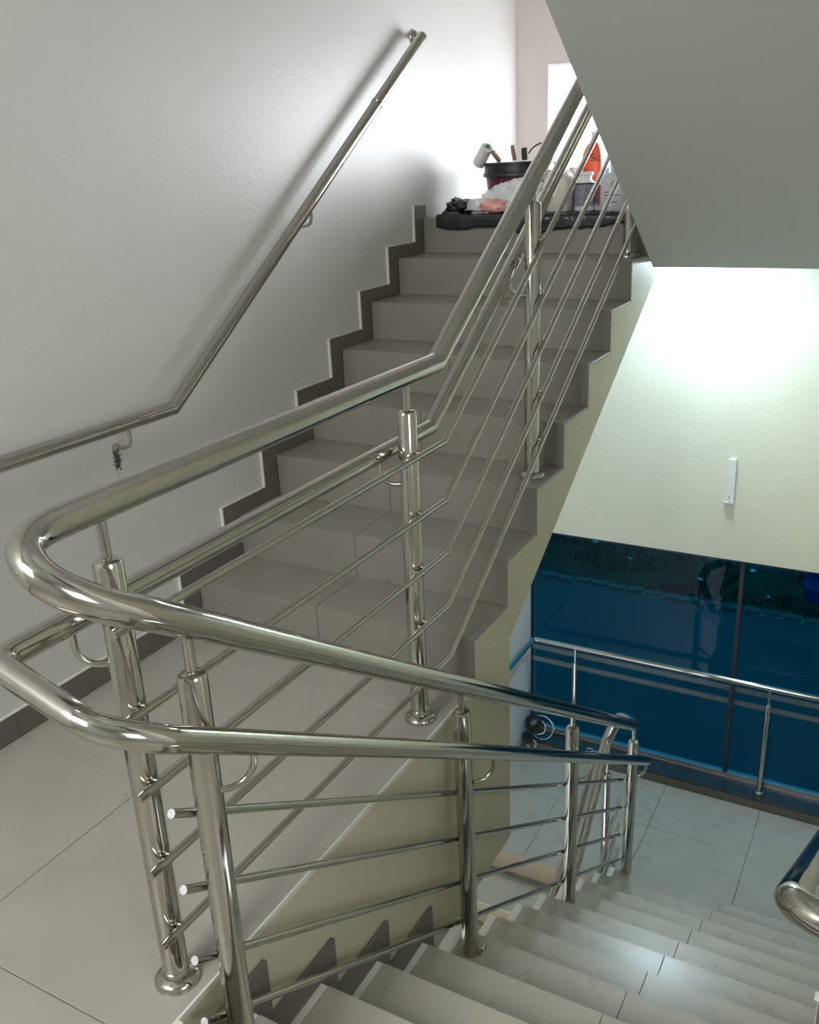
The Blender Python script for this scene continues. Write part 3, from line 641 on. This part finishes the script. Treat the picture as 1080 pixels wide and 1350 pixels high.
# cord hook on the cream wall
ch = thing('cord_hook', 'white plastic hook strip on the cream wall above the blue window', 'hook')
bm = bmesh.new(); prism(bm, [(YG-0.024, -0.02), (YG-0.0225, -0.018), (YG-0.0005, -0.02), (YG-0.0005, -0.285), (YG-0.012, -0.285)], 0.262, 0.302); obj('strip', bm, M['white'], ch)
boxo('foot', (0.245, YG-0.03, -0.292), (0.302, YG-0.0006, -0.2855), M['bottle_grey'], ch)
tubeo('knob', [(0.276, YG-0.012, -0.255), (0.276, YG-0.03, -0.245), (0.272, YG-0.032, -0.23)], 0.005, M['white'], ch, 8, 0.006)

# ------------------------------------------------------------------ outdoors below the blue window
GZ = -5.0
struct(boxo('floor_street', (-22, YG+0.26, GZ-0.3), (22, 11.149, GZ), M['asphalt']))
vg = struct(boxo('floor_verge', (-22, 11.32, GZ-0.3), (22, 12.9, GZ+0.03), M['verge']))
struct(boxo('floor_track', (-22, 12.9, GZ-0.3), (22, 16.5, GZ+0.01), M['dirt'])); struct(boxo('floor_field', (-22, 16.5, GZ-0.3), (22, 60, GZ+0.02), M['verge']))
kb = struct(boxo('trim_4', (-22, 11.15, GZ-0.3), (22, 11.32, GZ+0.005), M['concrete']))
for i in range(40):
    x = -8+i*0.3; boxo('kerb_stone', (x, 11.15+random.uniform(-.02, .02), GZ+0.0055), (x+0.27, 11.3, GZ+0.04+random.uniform(0, .03)), M['kerb'], kb, 0.01)
bm = bmesh.new(); rnd = random.Random(4)
for i in range(5200):
    x = rnd.uniform(-6.5, 1.6); y = rnd.uniform(11.35, 12.85) if rnd.random() < 0.75 else rnd.uniform(13.4, 15.5)
    if noise.noise(Vector((x*0.8, y*1.5, 0))) < -0.12: continue
    if x > -0.15 and 11.6 < y < 12.4: continue
    h = rnd.uniform(0.05, 0.18); a = rnd.uniform(0, math.pi); dx, dy = math.cos(a)*0.02, math.sin(a)*0.02; tx, ty = rnd.uniform(-.05, .05), rnd.uniform(-.05, .05)
    bm.faces.new([bm.verts.new(p) for p in ((x-dx, y-dy, GZ), (x+dx, y+dy, GZ), (x+tx, y+ty, GZ+h))])
g = obj('grass', bm, M['verge']); g['kind'] = 'stuff'; g['label'] = 'sparse green grass growing on the verge beyond the road'; g['category'] = 'grass'
for i, (x, y) in enumerate([(-3.7, 12.9), (-2.9, 12.4), (-1.6, 12.0), (-0.5, 11.75), (0.0, 12.9), (-0.9, 12.7)]):
    bm = bmesh.new(); rnd = random.Random(i); pts2 = [(x+math.cos(a)*rnd.uniform(.03, .07), y+math.sin(a)*rnd.uniform(.03, .06)) for a in [k*math.pi/3 for k in range(6)]]
    lo = [bm.verts.new((px, py, GZ+0.031)) for px, py in pts2]; hi = [bm.verts.new((px, py, GZ+0.04+rnd.uniform(0, .03))) for px, py in pts2]
    bm.faces.new(lo); bm.faces.new(hi)
    for k in range(6): bm.faces.new((lo[k], lo[(k+1) % 6], hi[(k+1) % 6], hi[k]))
    tag(obj('litter_scrap', bm, M['litter']), ['pale litter scrap outside, leftmost one beyond the grass', 'pale litter scrap outside, second from the left in the grass', 'pale litter scrap outside, in the grass nearest left of the dark mullion',
        'pale litter scrap outside, near the kerb just right of the mullion', 'pale litter scrap outside, rightmost one near the blue barrel', 'pale litter scrap outside, highest one close to the mullion'][i], 'litter', 'litter on the verge')
br = thing('barrel', 'blue plastic barrel on the verge at the right window edge', 'barrel', (0.27, 12.0, GZ+0.031))
latheo('drum', [(0.26, 0), (0.29, 0.04), (0.29, 0.25), (0.305, 0.27), (0.29, 0.29), (0.29, 0.55), (0.305, 0.57), (0.29, 0.59), (0.29, 0.8), (0.25, 0.85)], (0, 0, 0), M['barrel'], br, 28)
latheo('lid', [(0.24, 0.8505), (0.24, 0.87), (0.2, 0.88)], (0, 0, 0), M['ink'], br, 24)
